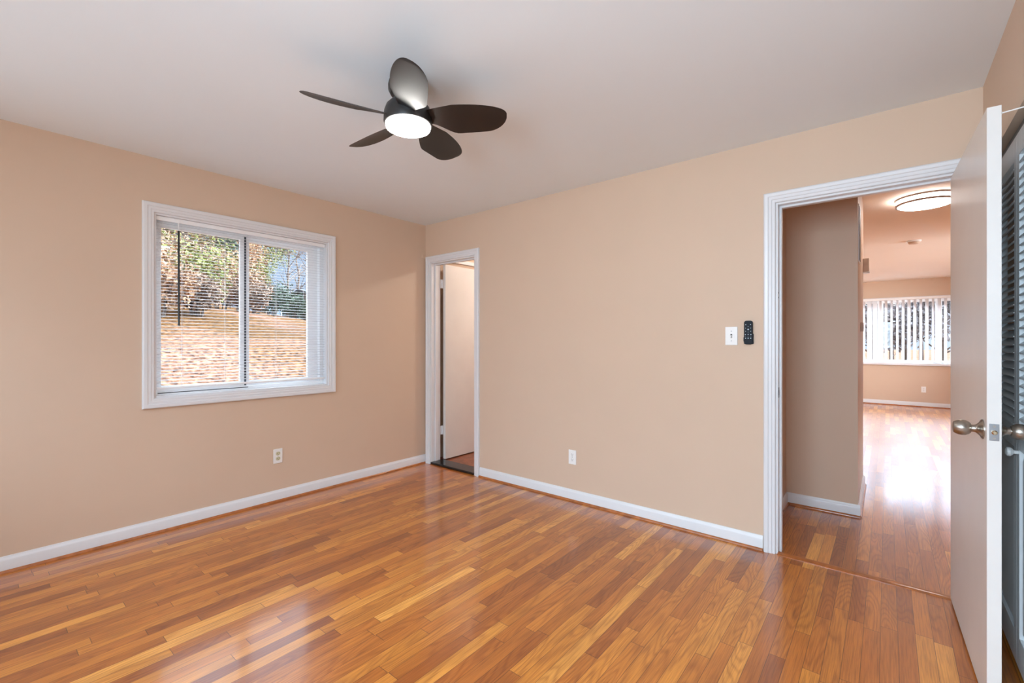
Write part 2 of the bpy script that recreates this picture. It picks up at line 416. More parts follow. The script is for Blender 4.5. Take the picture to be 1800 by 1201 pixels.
# door casings and jambs
CP = [(0, 0), (0, .010), (.004, .013), (.016, .013), (.019, .017), (.034, .017), (.038, .021), (.052, .023), (.058, .020), (.061, .015), (.061, 0)]
def doorway(name, D, label, stop_y):
    x0, x1, zt = D
    m = MB().frame(x0 + .006 - .006, x1, 0, zt, CP, lambda u, z, d: (u, -d, z))
    m.frame(x0, x1, 0, zt, CP, lambda u, z, d: (u, .12 + d, z))
    o = struct(m.build(name, 'trim', smooth=20), label, 'door frame')
    j = MB().box(x0, x0 + .012, 0, .12, 0, zt).box(x1 - .012, x1, 0, .12, 0, zt).box(x0 + .012, x1 - .012, 0, .12, zt - .012, zt)
    j.box(x0 + .012, x0 + .024, stop_y, stop_y + .035, 0, zt - .012).box(x1 - .024, x1 - .012, stop_y, stop_y + .035, 0, zt - .012).box(x0 + .024, x1 - .024, stop_y, stop_y + .035, zt - .024, zt - .012)
    j.build('jamb', 'trim', o, bevel=.0015)
    return o
t1 = doorway('trim_1', D1, 'narrow white casing of the bathroom doorway in the corner', .045)
t2 = doorway('trim_2', D2, 'white moulded casing of the hallway doorway', .042)
# strike plate and old screw holes on the hall doorway's jamb
k = MB().box(D2[0] + .012, D2[0] + .0135, .004, .034, .915, .975).build('strike_plate', 'steel', t2, bevel=.0005)
MB().box(D2[0] + .0134, D2[0] + .0138, .012, .026, .93, .96).build('latch_hole', 'dark_slot', k)
MB().lathe([(.004, 0), (.004, .0012)], (D2[0] + .012, .012, 1.532), 'x', 10).lathe([(.004, 0), (.004, .0012)], (D2[0] + .012, .014, 1.505), 'x', 10).build('screw_hole', 'dark_slot', t2)
# thresholds
struct(MB().extrude([(-.006, 0), (-.006, .004), (.008, .010), (.030, .010), (.042, .003), (.042, 0)], (D2[0] + .01, -.012, 0), (D2[1] - .01, -.012, 0), (0, 1, 0)).build('trim_3', 'shoe', smooth=30), 'low brown wooden threshold strip across the hallway doorway', 'threshold')
struct(MB().box(D1[0] + .01, D1[1] - .01, -.012, .15, 0, .022).build('trim_4', 'thresh_dark', bevel=.006), 'black stone sill across the bathroom doorway', 'threshold')
struct(MB().box(0, 1.62, .15, 1.94, 0, .012).build('floor_bath', 'tile'), 'brown tiled bathroom floor', 'floor')
struct(MB().box(0, .022, .12, 1.94, 2.105, 2.150).box(0, 1.62, 1.918, 1.94, 2.105, 2.150).build('trim_5', 'trim', bevel=.004), 'white rail high on the bathroom wall, above the inner door', 'trim')

# unseen bathroom lamp, added to brighten the door and walls inside
t = empty('bath_fill_lamp', (.85, 1.1, H), 'small round ceiling lamp added unseen to light the bathroom', 'ceiling light')
MB().lathe([(.12, 0), (.13, -.01), (.13, -.03), (.12, -.035)], (.85, 1.1, H)).build('base', 'plastic', t)
MB().lathe([(.115, -.035), (.11, -.06), (.08, -.075), (.02, -.08)], (.85, 1.1, H)).build('lens', 'bath_fill', t)

# ------------------------------------------------------------------ bathroom door (opened 90 degrees inward)
d = struct(empty('door_1', (.092, .135, 0), 'plain white slab door standing open inside the bathroom doorway', 'door'))
MB().box(.10, .135, .152, .76, .025, 2.045).build('door_leaf', 'door', d, bevel=.002)
for z in (.28, 1.80):
    MB().lathe([(.007, 0), (.007, .09)], (.0975, .1425, z), 'z', 12).box(.094, .0965, .118, .142, z, z + .09).box(.0975, .0995, .142, .152, z, z + .09).build('hinge', 'trim', d)

# ------------------------------------------------------------------ entrance door (hinged right, opened toward the camera)
ang = math.atan2(3.924 - 3.902, -.874 + .012)  # small over-swing
DH = Vector((3.905, -.022, 0))
d = struct(empty('door_2', DH, 'white flush door swung open beside the louvered closet', 'door'))
d.rotation_euler = (0, 0, R(1.55))
Md = Matrix.Translation(DH) @ Matrix.Rotation(R(1.55), 4, 'Z')
def dl(m):                 # local door coordinates -> world vertices for MB.build(parent=d)
    m.v = [tuple(Md @ Vector(p)) for p in m.v]; return m
DL = .835; KZ = .943; KY = -DL + .062
dl(MB().box(0, .035, -DL, 0, .012, 2.03)).build('door_leaf', 'door', d, bevel=.0015)
knob_prof = [(.0335, 0), (.0335, .003), (.030, .006), (.022, .010), (.0145, .017), (.0125, .022), (.0125, .030), (.017, .0305), (.0225, .036), (.0262, .044), (.0270, .053), (.0258, .062), (.0220, .070), (.0185, .0745), (.0150, .0755), (.0100, .0745)]
for sgn, x in ((-1, 0), (1, .035)):
    r = dl(MB().lathe([(a, sgn * h) for a, h in knob_prof[:7]], (x, KY, KZ), 'x', 40)).build('knob_rose', 'nickel', d)
    q = dl(MB().lathe([(a, sgn * h) for a, h in knob_prof[7:]], (x, KY, KZ), 'x', 40)).build('knob', 'nickel', d)
lp = dl(MB().box(.006, .029, -DL - .0015, -DL, KZ - .028, KZ + .028)).build('latch_plate', 'steel', d, bevel=.0006)
dl(MB().lathe([(.0075, 0), (.0075, -.006), (.004, -.010)], (.0175, -DL - .0015, KZ), 'y', 20)).build('latch_bolt', 'brass_latch', lp)
for dz in (-.020, .020):
    dl(MB().lathe([(.0036, 0), (.0036, -.0008)], (.0175, -DL - .0015, KZ + dz), 'y', 12)).build('screw', 'nickel', lp)
for z in (.2, 1.0, 1.8):
    dl(MB().lathe([(.006, 0), (.006, .09)], (.040, .008, z), 'z', 10)).build('hinge', 'steel', d)
dl(MB().tube([(.035, -DL + .012, 2.006), (.10, -DL + .006, 2.010)], .0022, 6).lathe([(.006, 0), (.006, .002)], (.035, -DL + .012, 2.006), 'x', 10)).build('hook', 'plastic', d)

# ------------------------------------------------------------------ bifold louvered closet
d = struct(empty('door_3', (XC + .03, CY1, 0), 'grey white bifold closet doors with louvers over raised panels', 'closet door'))
PW = .402
def bifold_panel(y1):
    """y1 = end nearer the front wall; the panel runs towards -y"""
    x0, x1 = XC + .028, XC + .056; y0 = y1 - PW; s = .042
    z0, z1 = .035, 2.022
    m = MB().box(x0, x1, y0, y0 + s, z0, z1).box(x0, x1, y1 - s, y1, z0, z1)
    for a, b in ((z0, .150), (.845, .925), (1.935, z1)): m.box(x0, x1, y0 + s, y1 - s, a, b)
    p = m.build('panel', 'closet', d, bevel=.0012)
    l = MB(); z = .940
    while z < 1.925:
        zc = z; th = R(42); hw = .019
        for yy in (0,): 
            c_, s_ = math.cos(th), math.sin(th)
            pr = [(-hw, -.003), (hw, -.003), (hw, .003), (-hw, .003)]
            pts = [(x0 + .014 + a * c_ - b * s_, zc + a * s_ + b * c_) for a, b in pr]
            vs = [(px, y0 + s, pz) for px, pz in pts] + [(px, y1 - s, pz) for px, pz in pts]
            l.add(vs, [(0, 1, 5, 4), (1, 2, 6, 5), (2, 3, 7, 6), (3, 0, 4, 7), (0, 3, 2, 1), (4, 5, 6, 7)])
        z += .0305
    l.build('louvers', 'closet', p)
    # recessed board with a bevelled raised field
    a0, a1, b0, b1 = y0 + s, y1 - s, .150, .845
    r = MB(); xs = (x0 + .012, x0 + .012, x0 + .004); ins = (0, .014, .034)
    vs = []
    for xx, i in zip(xs, ins): vs += [(xx, a0 + i, b0 + i), (xx, a1 - i, b0 + i), (xx, a1 - i, b1 - i), (xx, a0 + i, b1 - i)]
    fs = [(k * 4 + j, k * 4 + (j + 1) % 4, k * 4 + 4 + (j + 1) % 4, k * 4 + 4 + j) for k in (0, 1) for j in range(4)] + [(8, 9, 10, 11)]
    r.add(vs, fs); r.box(x0 + .0125, x0 + .018, a0, a1, b0, b1)
    r.build('raised_panel', 'closet', p, smooth=20)
    return p
yy = CY1 - .004
for i in range(4):
    p = bifold_panel(yy)
    if i in (1, 2):
        ky = (yy - .030) if i == 1 else (yy - PW + .030)
        MB().lathe([(.007, 0), (.007, -.012), (.013, -.016), (.017, -.022), (.016, -.030), (.009, -.034)], (XC + .028, ky, .835), 'x', 24).build('knob', 'plastic', p)['label'] = 'round white closet knob'
    yy -= PW + .003
MB().box(XC + .030, XC + .054, CY0 + .002, CY1 - .002, 2.024, CZ).build('track', 'steel', d)

# ------------------------------------------------------------------ windows
def sash_window(name, y0, y1, z0, z1, label, casing=True, wall_x=0):
    d = struct(empty(name, (wall_x, (y0 + y1) / 2, z0), label, 'window'))
    if casing:
        P = [(0, 0), (0, .010), (.004, .013), (.016, .013), (.019, .016), (.034, .016), (.038, .020), (.056, .021), (.061, .018), (.063, .012), (.063, 0)]
        MB().frame(y0, y1, z0, z1, P, lambda u, z, dd: (wall_x + dd, u, z), closed=True).build('casing', 'trim', d, smooth=20)
    return d
w1 = sash_window('window_1', WY0, WY1, WZ0, WZ1, 'white framed sliding window in the left wall looking onto trees')
y0, y1, z0, z1 = WY0, WY1, WZ0, WZ1
m = MB().box(-.20, 0, y0, y0 + .012, z0, z1).box(-.20, 0, y1 - .012, y1, z0, z1).box(-.20, 0, y0 + .012, y1 - .012, z1 - .012, z1).box(-.20, 0, y0 + .012, y1 - .012, z0, z0 + .012)
m.build('window_liner', 'trim', w1, bevel=.001)
f0, f1, g0, g1 = y0 + .012, y1 - .012, z0 + .012, z1 - .012
m = MB()
for xa, xb in ((-.135, -.060),):
    m.box(xa, xb, f0, f0 + .022, g0, g1).box(xa, xb, f1 - .030, f1, g0, g1).box(xa, xb, f0 + .022, f1 - .030, g1 - .03, g1).box(xa, xb, f0 + .022, f1 - .030, g0, g0 + .026)
m.build('window_frame', 'vinyl', w1, bevel=.002)
def sash(ya, yb, xa, xb, sw_l, sw_r, name='sash'):
    za, zb = g0 + .026, g1 - .03
    m = MB().box(xa, xb, ya, ya + sw_l, za, zb).box(xa, xb, yb - sw_r, yb, za, zb).box(xa, xb, ya + sw_l, yb - sw_r, za, za + .035).box(xa, xb, ya + sw_l, yb - sw_r, zb - .035, zb)
    s = m.build(name, 'vinyl', w1, bevel=.002)
    xm = (xa + xb) / 2
    MB().box(xm - .002, xm + .002, ya + sw_l, yb - sw_r, za + .035, zb - .035).build('pane', 'glass', s)
    return s
s1 = sash(f0 + .022, -1.672, -.092, -.066, .018, .046)
s2 = sash(-1.688, f1 - .030, -.128, -.100, .046, .085)
MB().box(-.0655, -.0645, -1.690, -1.676, g0 + .03, g1 - .035).build('gasket', 'rubber', s1)['label'] = 'dark weather strip at the meeting of the sashes'
MB().box(-.098, -.090, -1.225, -1.205, 1.60, 1.66).build('sash_lock', 'steel', s2, bevel=.001)
MB().box(-.060, -.058, f0 + .02, -1.665, g0 + .012, g0 + .017).build('track_groove', 'rubber', w1)

# venetian blind
b = empty('venetian_blind', (-.03, (y0 + y1) / 2, 2.03), 'white horizontal mini blind lowered with open slats over the window', 'blind')
bx = -.030
MB().box(bx - .013, bx + .013, f0 + .004, f1 - .004, 2.044, 2.072).build('head_rail', 'vinyl', b, bevel=.002)
S = MB(); z = 2.028; ztop = z; n_sl = 0
while z > .952:
    ys = (f0 + .008, f1 - .008); prof = []
    tilt = R(-7)
    for i in range(5):
        a = -1 + i * .5
        xx = a * .0125; zz = .0022 * (1 - a * a)
        prof.append((bx + xx * math.cos(tilt), z + zz + xx * math.sin(tilt)))
    pts = prof + [(p[0], p[1] - .0005) for p in reversed(prof)]
    vs = [(p[0], ys[0], p[1]) for p in pts] + [(p[0], ys[1], p[1]) for p in pts]; n = len(pts)
    S.add(vs, [(i, (i + 1) % n, (i + 1) % n + n, i + n) for i in range(n)] + [tuple(range(n))[::-1], tuple(range(n, 2 * n))])
    z -= .0212; n_sl += 1
S.build('slats', 'slat', b, smooth=60)
MB().box(bx - .012, bx + .012, f0 + .006, f1 - .006, .930, .944).build('bottom_rail', 'vinyl', b, bevel=.003)
for yc in (-2.09, -1.83, -1.475, -1.20):
    MB().tube([(bx + .0135, yc, 2.046), (bx + .0135, yc, .943)], .0007, 5).tube([(bx - .0135, yc, 2.046), (bx - .0135, yc, .943)], .0007, 5).build('ladder_cord', 'vinyl', b)
MB().tube([(bx + .022, -2.115, 2.048), (bx + .024, -2.115, 1.985)], .0035, 8).build('wand_clip', 'vinyl', b)
MB().tube([(bx + .024, -2.115, 1.990), (bx + .028, -2.115, 1.352)], .0062, 10).build('tilt_wand', 'black', b)['label'] = 'black tilt wand'

# rear windows (behind the viewpoint)
for i, (a, c_, za, zb) in enumerate(RW):
    q = struct(empty('window_%d' % (i + 2), ((a + c_) / 2, YR, za), ('wide' if i == 0 else 'narrower') + ' white window in the rear wall behind the viewpoint', 'window'))
    MB().frame(a, c_, za, zb, CP, lambda u, z, d: (u, YR + d, z), closed=True).build('casing', 'trim', q)
    m = MB(); F = .045; ya, yb = YR - .11, YR - .06; xm = (a + c_) / 2
    m.box(a, a + F, ya, yb, za, zb).box(c_ - F, c_, ya, yb, za, zb).box(a + F, c_ - F, ya, yb, za, za + F).box(a + F, c_ - F, ya, yb, zb - F, zb).box(xm - .03, xm + .03, ya, yb, za + F, zb - F)
    m.build('window_frame', 'vinyl', q)
    MB().box(a + F, c_ - F, YR - .087, YR - .083, za + F, zb - F).build('pane', 'glass', q)

# far living room window with vertical blind
x0, x1, z0, z1 = FW
q = struct(empty('window_4', ((x0 + x1) / 2, YF, z0), 'wide three part window at the far end of the living room', 'window'))
m = MB(); ya, yb = YF + .06, YF + .13; F = .05
m.box(x0, x0 + F, ya, yb, z0, z1).box(x1 - F, x1, ya, yb, z0, z1).box(x0 + F, x1 - F, ya, yb, z0, z0 + F).box(x0 + F, x1 - F, ya, yb, z1 - F, z1)
for xm in (3.57, 4.42): m.box(xm - .045, xm + .045, ya, yb, z0 + F, z1 - F)
m.build('window_frame', 'vinyl', q, bevel=.003)
MB().box(x0 + F, x1 - F, YF + .09, YF + .094, z0 + F, z1 - F).build('pane', 'glass', q)
MB().box(x0 - .05, x1 + .05, YF - .05, YF + .06, z0 - .045, z0).build('window_sill', 'trim', q, bevel=.004)
MB().box(x0 - .06, x0, YF - .014, YF, z0, z1 + .05).box(x1, x1 + .06, YF - .014, YF, z0, z1 + .05).box(x0, x1, YF - .014, YF, z1, z1 + .05).build('casing', 'trim', q)
b = empty('vertical_blind', ((x0 + x1) / 2, YF - .06, z1), 'white vertical vane blind half open across the far living room window', 'blind')
MB().box(x0 - .03, x1 + .03, YF - .085, YF - .035, z1 - .005, z1 + .035).build('head_rail', 'vinyl', b, bevel=.003)
k = 0; x = x0 + .03
while x < x1:
    closed = 3.37 < x < 3.53
    a = R(32) if closed else R(-64 + random.uniform(-6, 6))
    hw = .043; c_, s_ = math.cos(a) * hw, math.sin(a) * hw
    yc = YF - .060
    vs = []
    for dz_ in (z0 + .012, z1 - .006):
        for u, o_ in ((-1, 0), (0, .003), (1, 0), (1, .0008), (0, .0038), (-1, .0008)):
            vs.append((x + u * c_ - o_ * math.sin(a), yc + u * s_ + o_ * math.cos(a), dz_))
    mm = MB().add(vs, [(i, (i + 1) % 6, (i + 1) % 6 + 6, i + 6) for i in range(6)] + [(0, 1, 2, 3, 4, 5)[::-1], (6, 7, 8, 9, 10, 11)])
    mm.build('vane', 'vane', b)
    x += .085; k += 1

# unseen side window, added to let the extra light into the living room
q = struct(empty('window_5', (XL, 5.2, .75), 'unseen side window added to light the living room', 'window'))
m = MB(); F = .05
for a, c_, e_, f_ in ((SW[0], SW[0] + F, SW[2], SW[3]), (SW[1] - F, SW[1], SW[2], SW[3]), (SW[0] + F, SW[1] - F, SW[2], SW[2] + F), (SW[0] + F, SW[1] - F, SW[3] - F, SW[3]), (5.17, 5.23, SW[2] + F, SW[3] - F)):
    m.box(XL + .03, XL + .09, a, c_, e_, f_)
m.build('window_frame', 'vinyl', q)
MB().box(XL + .058, XL + .062, SW[0] + F, SW[1] - F, SW[2] + F, SW[3] - F).build('pane', 'glass', q)

# ------------------------------------------------------------------ wall plates
def outlet(name, p, n, label, sock='ivory'):
    """p = centre on the wall, n = wall normal ('x+' or 'y-')"""
    o = empty(name, p, label, 'outlet', 'duplex wall outlets')
    def place(m):
        out = []
        for (u, d, z) in m.v:
            out.append((p[0] + d, p[1] - u, p[2] + z) if n == 'x' else (p[0] + u, p[1] - d, p[2] + z))
        m.v = out; return m
    place(MB().box(-.034, .034, 0, .005, -.056, .056)).build('cover_plate', 'plastic', o, bevel=.002)
    for s in (-1, 1):
        m = MB(); rr = .0165; pts = []
        for k in range(24):
            a = 2 * PI * k / 24; pts.append((rr * math.cos(a), max(-.0135, min(.0135, rr * math.sin(a)))))
        vs = [(a, .004, b + s * .020) for a, b in pts] + [(a, .0065, b + s * .020) for a, b in pts]
        m.add(vs, [(i, (i + 1) % 24, (i + 1) % 24 + 24, i + 24) for i in range(24)] + [tuple(range(24)), tuple(range(24, 48))])
        so = place(m).build('socket', sock, o)
        h = MB().box(-.0075, -.0055, .006, .0069, s * .020 - .001, s * .020 + .008).box(.0055, .0075, .006, .0069, s * .020 - .001, s * .020 + .007).lathe([(.0026, .006), (.0026, .0069)], (0, 0, s * .020 - .0075), 'y', 10)
        place(h).build('slots', 'dark_slot', so)
    place(MB().lathe([(.003, .005), (.003, .0058)], (0, 0, 0), 'y', 12)).build('screw', 'steel', o)
outlet('wall_outlet', (0, -1.473, .352), 'x', 'white duplex outlet low on the window wall, below the window')
outlet('wall_outlet', (1.771, 0, .341), 'y', 'white duplex outlet low on the wall between the two doorways', 'plastic')
outlet('wall_outlet', (4.207, YF, .332), 'y', 'small white outlet under the far living room window', 'plastic')

s = empty('light_switch', (2.9245, 0, 1.280), 'white toggle light switch plate beside the black remote', 'light switch')
MB().box(2.889, 2.960, -.0055, 0, 1.223, 1.337).build('cover_plate', 'plastic', s, bevel=.0025)
MB().box(2.9195, 2.9295, -.0065, -.005, 1.268, 1.292).build('toggle_slot', 'dark_slot', s)
MB().add([(2.921, -.006, 1.270), (2.928, -.006, 1.270), (2.928, -.006, 1.287), (2.921, -.006, 1.287), (2.9215, -.017, 1.270), (2.9275, -.017, 1.270), (2.9275, -.014, 1.279), (2.9215, -.014, 1.279)],
         [(0, 3, 2, 1), (4, 5, 6, 7), (0, 1, 5, 4), (1, 2, 6, 5), (2, 3, 7, 6), (3, 0, 4, 7)]).build('toggle', 'plastic', s, bevel=.0008)
for dz in (-.030, .030): MB().lathe([(.0028, -.0055), (.0028, -.0063)], (2.9245, 0, 1.280 + dz), 'y', 12).build('screw', 'steel', s)

# remote in its wall cradle
def rounded(xc, zc, hw, hh, r, y0, y1, n=6):
    pts = []
    for cx, cz, a0 in ((hw - r, hh - r, 0), (-hw + r, hh - r, 90), (-hw + r, -hh + r, 180), (hw - r, -hh + r, 270)):
        for k in range(n + 1):
            a = R(a0 + 90 * k / n); pts.append((xc + cx + r * math.cos(a), zc + cz + r * math.sin(a)))
    m = len(pts)
    return MB().add([(a, y0, b) for a, b in pts] + [(a, y1, b) for a, b in pts], [(i, (i + 1) % m, (i + 1) % m + m, i + m) for i in range(m)] + [tuple(range(m))[::-1], tuple(range(m, 2 * m))])
rc = empty('remote_cradle', (3.0225, 0, 1.25), 'small dark wall bracket holding the fan remote', 'bracket')
rounded(3.0225, 1.262, .0270, .032, .006, -.004, 0).build('back_plate', 'black', rc, bevel=.001)
for xa in (2.9955, 3.0465): MB().box(xa, xa + .003, -.016, -.003, 1.246, 1.272).build('clip', 'black', rc, bevel=.001)
rm = empty('fan_remote', (3.0225, -.004, 1.30), 'dark handheld remote with pale buttons clipped to the wall beside the switch', 'remote control')
body = rounded(3.0225, 1.300, .0238, .072, .014, -.020, -.0045).build('body', 'navy', rm, bevel=.003)
bt = [(-.013, .048, .0026), (.013, .048, .0026), (0, .036, .0018), (-.014, .027, .0018), (.014, .027, .0018), (0, .019, .0042), (-.014, .008, .0018), (.014, .008, .0018), (0, .003, .0016),
      (-.015, -.012, .0026), (0, -.011, .0026), (.015, -.012, .0026), (-.015, -.021, .0014), (0, -.021, .0014), (.015, -.021, .0014), (-.014, -.034, .0031), (0, -.034, .0034), (.014, -.034, .0031)]
for u, v_, r_ in bt:
    MB().lathe([(r_, -.0195), (r_, -.0212)], (3.0225 + u, 0, 1.300 + v_), 'y', 12).build('button', 'button', body)

# small blank plate high in the corner of the window wall
tag(MB().box(0, .006, -.046, -.016, 2.10, 2.135).build('blank_plate', 'wall', bevel=.0015), 'tiny wall coloured cover plate high in the corner above the bathroom doorway', 'cover plate')

# hallway wall fixtures
o = empty('return_grille', (3.51, 1.12, 2.02), 'tall narrow dark vent grille high on the hallway wall edge', 'vent')
MB().box(3.51, 3.516, 1.05, 1.20, 1.82, 2.235).build('frame', 'trim', o, bevel=.001)
MB().box(3.516, 3.519, 1.062, 1.188, 1.835, 2.22).build('louvers', 'grille', o)
o = empty('thermostat', (3.51, 1.45, 1.36), 'small beige thermostat on the hallway wall edge', 'thermostat')
MB().box(3.51, 3.528, 1.40, 1.52, 1.325, 1.395).build('body', 'beige_plastic', o, bevel=.003)
MB().box(3.528, 3.529, 1.43, 1.48, 1.345, 1.375).build('display', 'grille', o)
o = empty('door_chime', (3.51, 1.93, 1.9), 'beige door chime box on the end of the hallway wall near the ceiling', 'door chime')
MB().box(3.51, 3.552, 1.86, 1.935, 1.84, 1.955).build('cover', 'beige_plastic', o, bevel=.004)
MB().box(3.51, 3.556, 1.855, 1.937, 1.832, 1.84).build('base', 'plastic', o)

# hallway flush light
LX, LY, LR = 3.914, 2.03, .19
o = empty('flush_ceiling_light', (LX, LY, H), 'large round lit flush light on the hallway ceiling', 'ceiling light')
MB().lathe([(LR + .002, 0), (LR + .002, -.014), (LR - .006, -.014)], (LX, LY, H), n=96).build('upper_rim', 'rim', o)
MB().lathe([(LR - .005, -.012), (LR - .005, -.046)], (LX, LY, H), n=96, caps=False).build('side_lens', 'hall_lens', o)
MB().lathe([(LR - .014, -.044), (LR + .002, -.044), (LR + .002, -.060), (LR - .014, -.060)], (LX, LY, H), n=96).build('lower_rim', 'rim', o)
MB().lathe([(LR - .0135, -.0605), (LR - .03, -.068), (.10, -.075), (.02, -.077)], (LX, LY, H), n=72).build('lens', 'hall_lens', o)
o = empty('smoke_detector', (3.915, 4.13, H), 'small round smoke detector on the living room ceiling', 'smoke detector')
MB().lathe([(.068, 0), (.068, -.012), (.060, -.016)], (3.915, 4.13, H)).build('base', 'plastic', o)
MB().lathe([(.054, -.016), (.052, -.030), (.040, -.040), (.01, -.042)], (3.915, 4.13, H)).build('cover', 'beige_plastic', o)

# ------------------------------------------------------------------ ceiling fan
FXc, FYc = 1.987, -1.750
fan = empty('ceiling_fan', (FXc, FYc, H), 'black five blade ceiling fan with a round lit lens', 'ceiling fan')
fc = (FXc, FYc, 0)
MB().lathe([(.070, 2.4395), (.074, 2.436), (.086, 2.420), (.089, 2.405), (.088, 2.385), (.079, 2.368), (.056, 2.358), (.045, 2.354)], fc, n=64).build('canopy', 'fan', fan)
MB().lathe([(.044, 2.358), (.044, 2.335)], fc, n=40).build('neck', 'fan', fan)
MB().lathe([(.045, 2.340), (.078, 2.330), (.098, 2.308), (.106, 2.285), (.108, 2.262), (.1085, 2.240), (.106, 2.232), (.101, 2.230)], fc, n=72).build('motor_housing', 'fan', fan)
MB().lathe([(.1005, 2.234), (.1005, 2.226), (.098, 2.217), (.088, 2.212), (.050, 2.209), (.010, 2.208)], fc, n=72).build('lens', 'fan_lens', fan)
def blade(theta):
    ns, nw = 28, 12; r0, r1 = .088, .452
    ct, st = math.cos(theta), math.sin(theta)
    top = []; bot = []
    for i in range(ns + 1):
        s = i / ns; s = 1 - (1 - s) ** 1.5; r = r0 + (r1 - r0) * s
        rnd = math.sqrt(max(0, 1 - max(0, (s - .72) / .28) ** 2))
        sm = min(1, s / .38); sm = sm * sm * (3 - 2 * sm)
        belly = (.030 + .056 * sm) * max(rnd, .0) ** .85
        rn2 = math.sqrt(max(0, 1 - max(0, (s - .42) / .58) ** 2))
        flat = (.044 + .030 * min(1, s / .35)) * rn2
        p = R(27 - 8 * s)                                   # pitch, stronger at the root
        zc = 2.262
        for side, arr, t in ((1, top, .0022), (-1, bot, -.0022)):
            for j in range(nw + 1):
                w_ = -flat + (belly + flat) * j / nw        # + is counter-clockwise seen from above
                e_ = 1 - (2 * j / nw - 1) ** 4 * .8
                tt = w_ * math.cos(p); zz = zc - w_ * math.sin(p) - 1.6 * (w_ - .02) ** 2 + t * e_ * (1 if s < .98 else .3)
                arr.append((FXc + r * ct - tt * st, FYc + r * st + tt * ct, zz))
    m = MB(); n = nw + 1; N_ = len(top); fs = []
    for i in range(ns):
        for j in range(nw):
            a = i * n + j; fs.append((a, a + 1, a + 1 + n, a + n)); fs.append((N_ + a, N_ + a + n, N_ + a + n + 1, N_ + a + 1))
        for j in (0, nw):
            a = i * n + j; fs.append((a, a + n, N_ + a + n, N_ + a))
    for i in (0, ns):
        for j in range(nw):
            a = i * n + j; fs.append((a, a + 1, N_ + a + 1, N_ + a))
    m.add(top + bot, fs); return m
for k in range(5): blade(R(33.6 + 72 * k)).build('blade', 'fan', fan, smooth=50)

# ------------------------------------------------------------------ outdoors
def ground_z(x, y):
    dd = max(0, -x - .5)
    bank = np.interp(dd, [0, 1.5, 3.5, 8, 16, 30, 60, 120], [-.3, .0, .55, 1.05, 1.75, 3.0, 6.0, 10.0])
    s = np.interp(y, [-8, 0, 6, 12, 30], [2.0, 1.7, 1.25, .9, .75])
    if x > -.5: return -.3
    b = -.3 + (bank + .3) * s
    return float(b) + .05 * math.sin(x * 1.3 + y * .9) * min(1, dd / 3)
gx = np.concatenate([np.linspace(-110, -20, 40), np.linspace(-19.5, -.3, 50), np.linspace(0, 60, 12)]); gy = np.linspace(-70, 110, 120)
gv = [(float(x), float(y), ground_z(x, y)) for x in gx for y in gy]; ny = len(gy)
gf = [(i * ny + j, i * ny + j + 1, (i + 1) * ny + j + 1, (i + 1) * ny + j) for i in range(len(gx) - 1) for j in range(ny - 1)]
struct(MB().add(gv, gf).build('ground', 'ground', smooth=60), 'sunny leaf littered bank outside the window', 'ground')

rng = np.random.default_rng(11)
def leaf_cloud(centres, radii, n, size, mat, name, parent):
    """many small bent leaves in soft clumps"""
    P = []; cs = np.array(centres); rs = np.array(radii)
    idx = rng.integers(0, len(cs), n); d = rng.normal(size=(n, 3)); d /= np.linalg.norm(d, axis=1)[:, None]
    rad = rng.random(n) ** .45
    P = cs[idx] + d * (rad * rs[idx])[:, None]
    a = rng.normal(size=(n, 3)); a /= np.linalg.norm(a, axis=1)[:, None]
    b = np.cross(a, rng.normal(size=(n, 3))); b /= np.linalg.norm(b, axis=1)[:, None]
    s = size * (.6 + .8 * rng.random(n))[:, None]
    v = np.stack([P - a * s, P + b * s * .5, P + a * s, P - b * s * .5], 1).reshape(-1, 3)
    me = bpy.data.meshes.new(name)
    me.vertices.add(len(v)); me.vertices.foreach_set('co', v.astype(np.float32).ravel())
    me.loops.add(4 * n); me.loops.foreach_set('vertex_index', np.arange(4 * n, dtype=np.int32))
    me.polygons.add(n); me.polygons.foreach_set('loop_start', np.arange(0, 4 * n, 4, dtype=np.int32))
    me.update(calc_edges=True); me.materials.append(M[mat])
    o = bpy.data.objects.new(name, me); C.objects.link(o); o.parent = parent
    me.transform(Matrix.Translation(-parent.location)); return o
def branchy(x, y, z, h, r, n=16, spread=.5, seed=0, fork=2):
    rn = random.Random(seed); m = MB(); tips = []
    tr = [(x, y, z - .2)]
    for i in range(1, 7): tr.append((x + rn.uniform(-.03, .03) * h * i / 4, y + rn.uniform(-.03, .03) * h * i / 4, z + h * i / 6))
    m.tube(tr, [r * (1 - i / 7.5) for i in range(7)], 7)
    for k in range(n):
        t_ = rn.uniform(.25, .98); i = int(t_ * 6); p = Vector(tr[i]).lerp(Vector(tr[min(i + 1, 6)]), t_ * 6 - i)
        a = rn.uniform(0, 2 * PI); L = h * spread * rn.uniform(.5, 1) * (1.15 - t_ * .7)
        q = p + Vector((math.cos(a) * L, math.sin(a) * L, L * rn.uniform(.3, .9))); mid = p.lerp(q, .5) + Vector((0, 0, L * .08))
        m.tube([p, mid, q], [r * .32 * (1.1 - t_ * .6), r * .2 * (1.1 - t_ * .6), r * .05], 5); tips.append(q)
        for g in range(fork):
            a2 = a + rn.uniform(-1, 1); b0_ = p.lerp(q, rn.uniform(.35, .9)); L2 = L * rn.uniform(.3, .6)
            q2 = b0_ + Vector((math.cos(a2) * L2, math.sin(a2) * L2, L2 * rn.uniform(.3, 1)))
            m.tube([b0_, q2], [r * .10, r * .03], 4); tips.append(q2)
    return m, tips
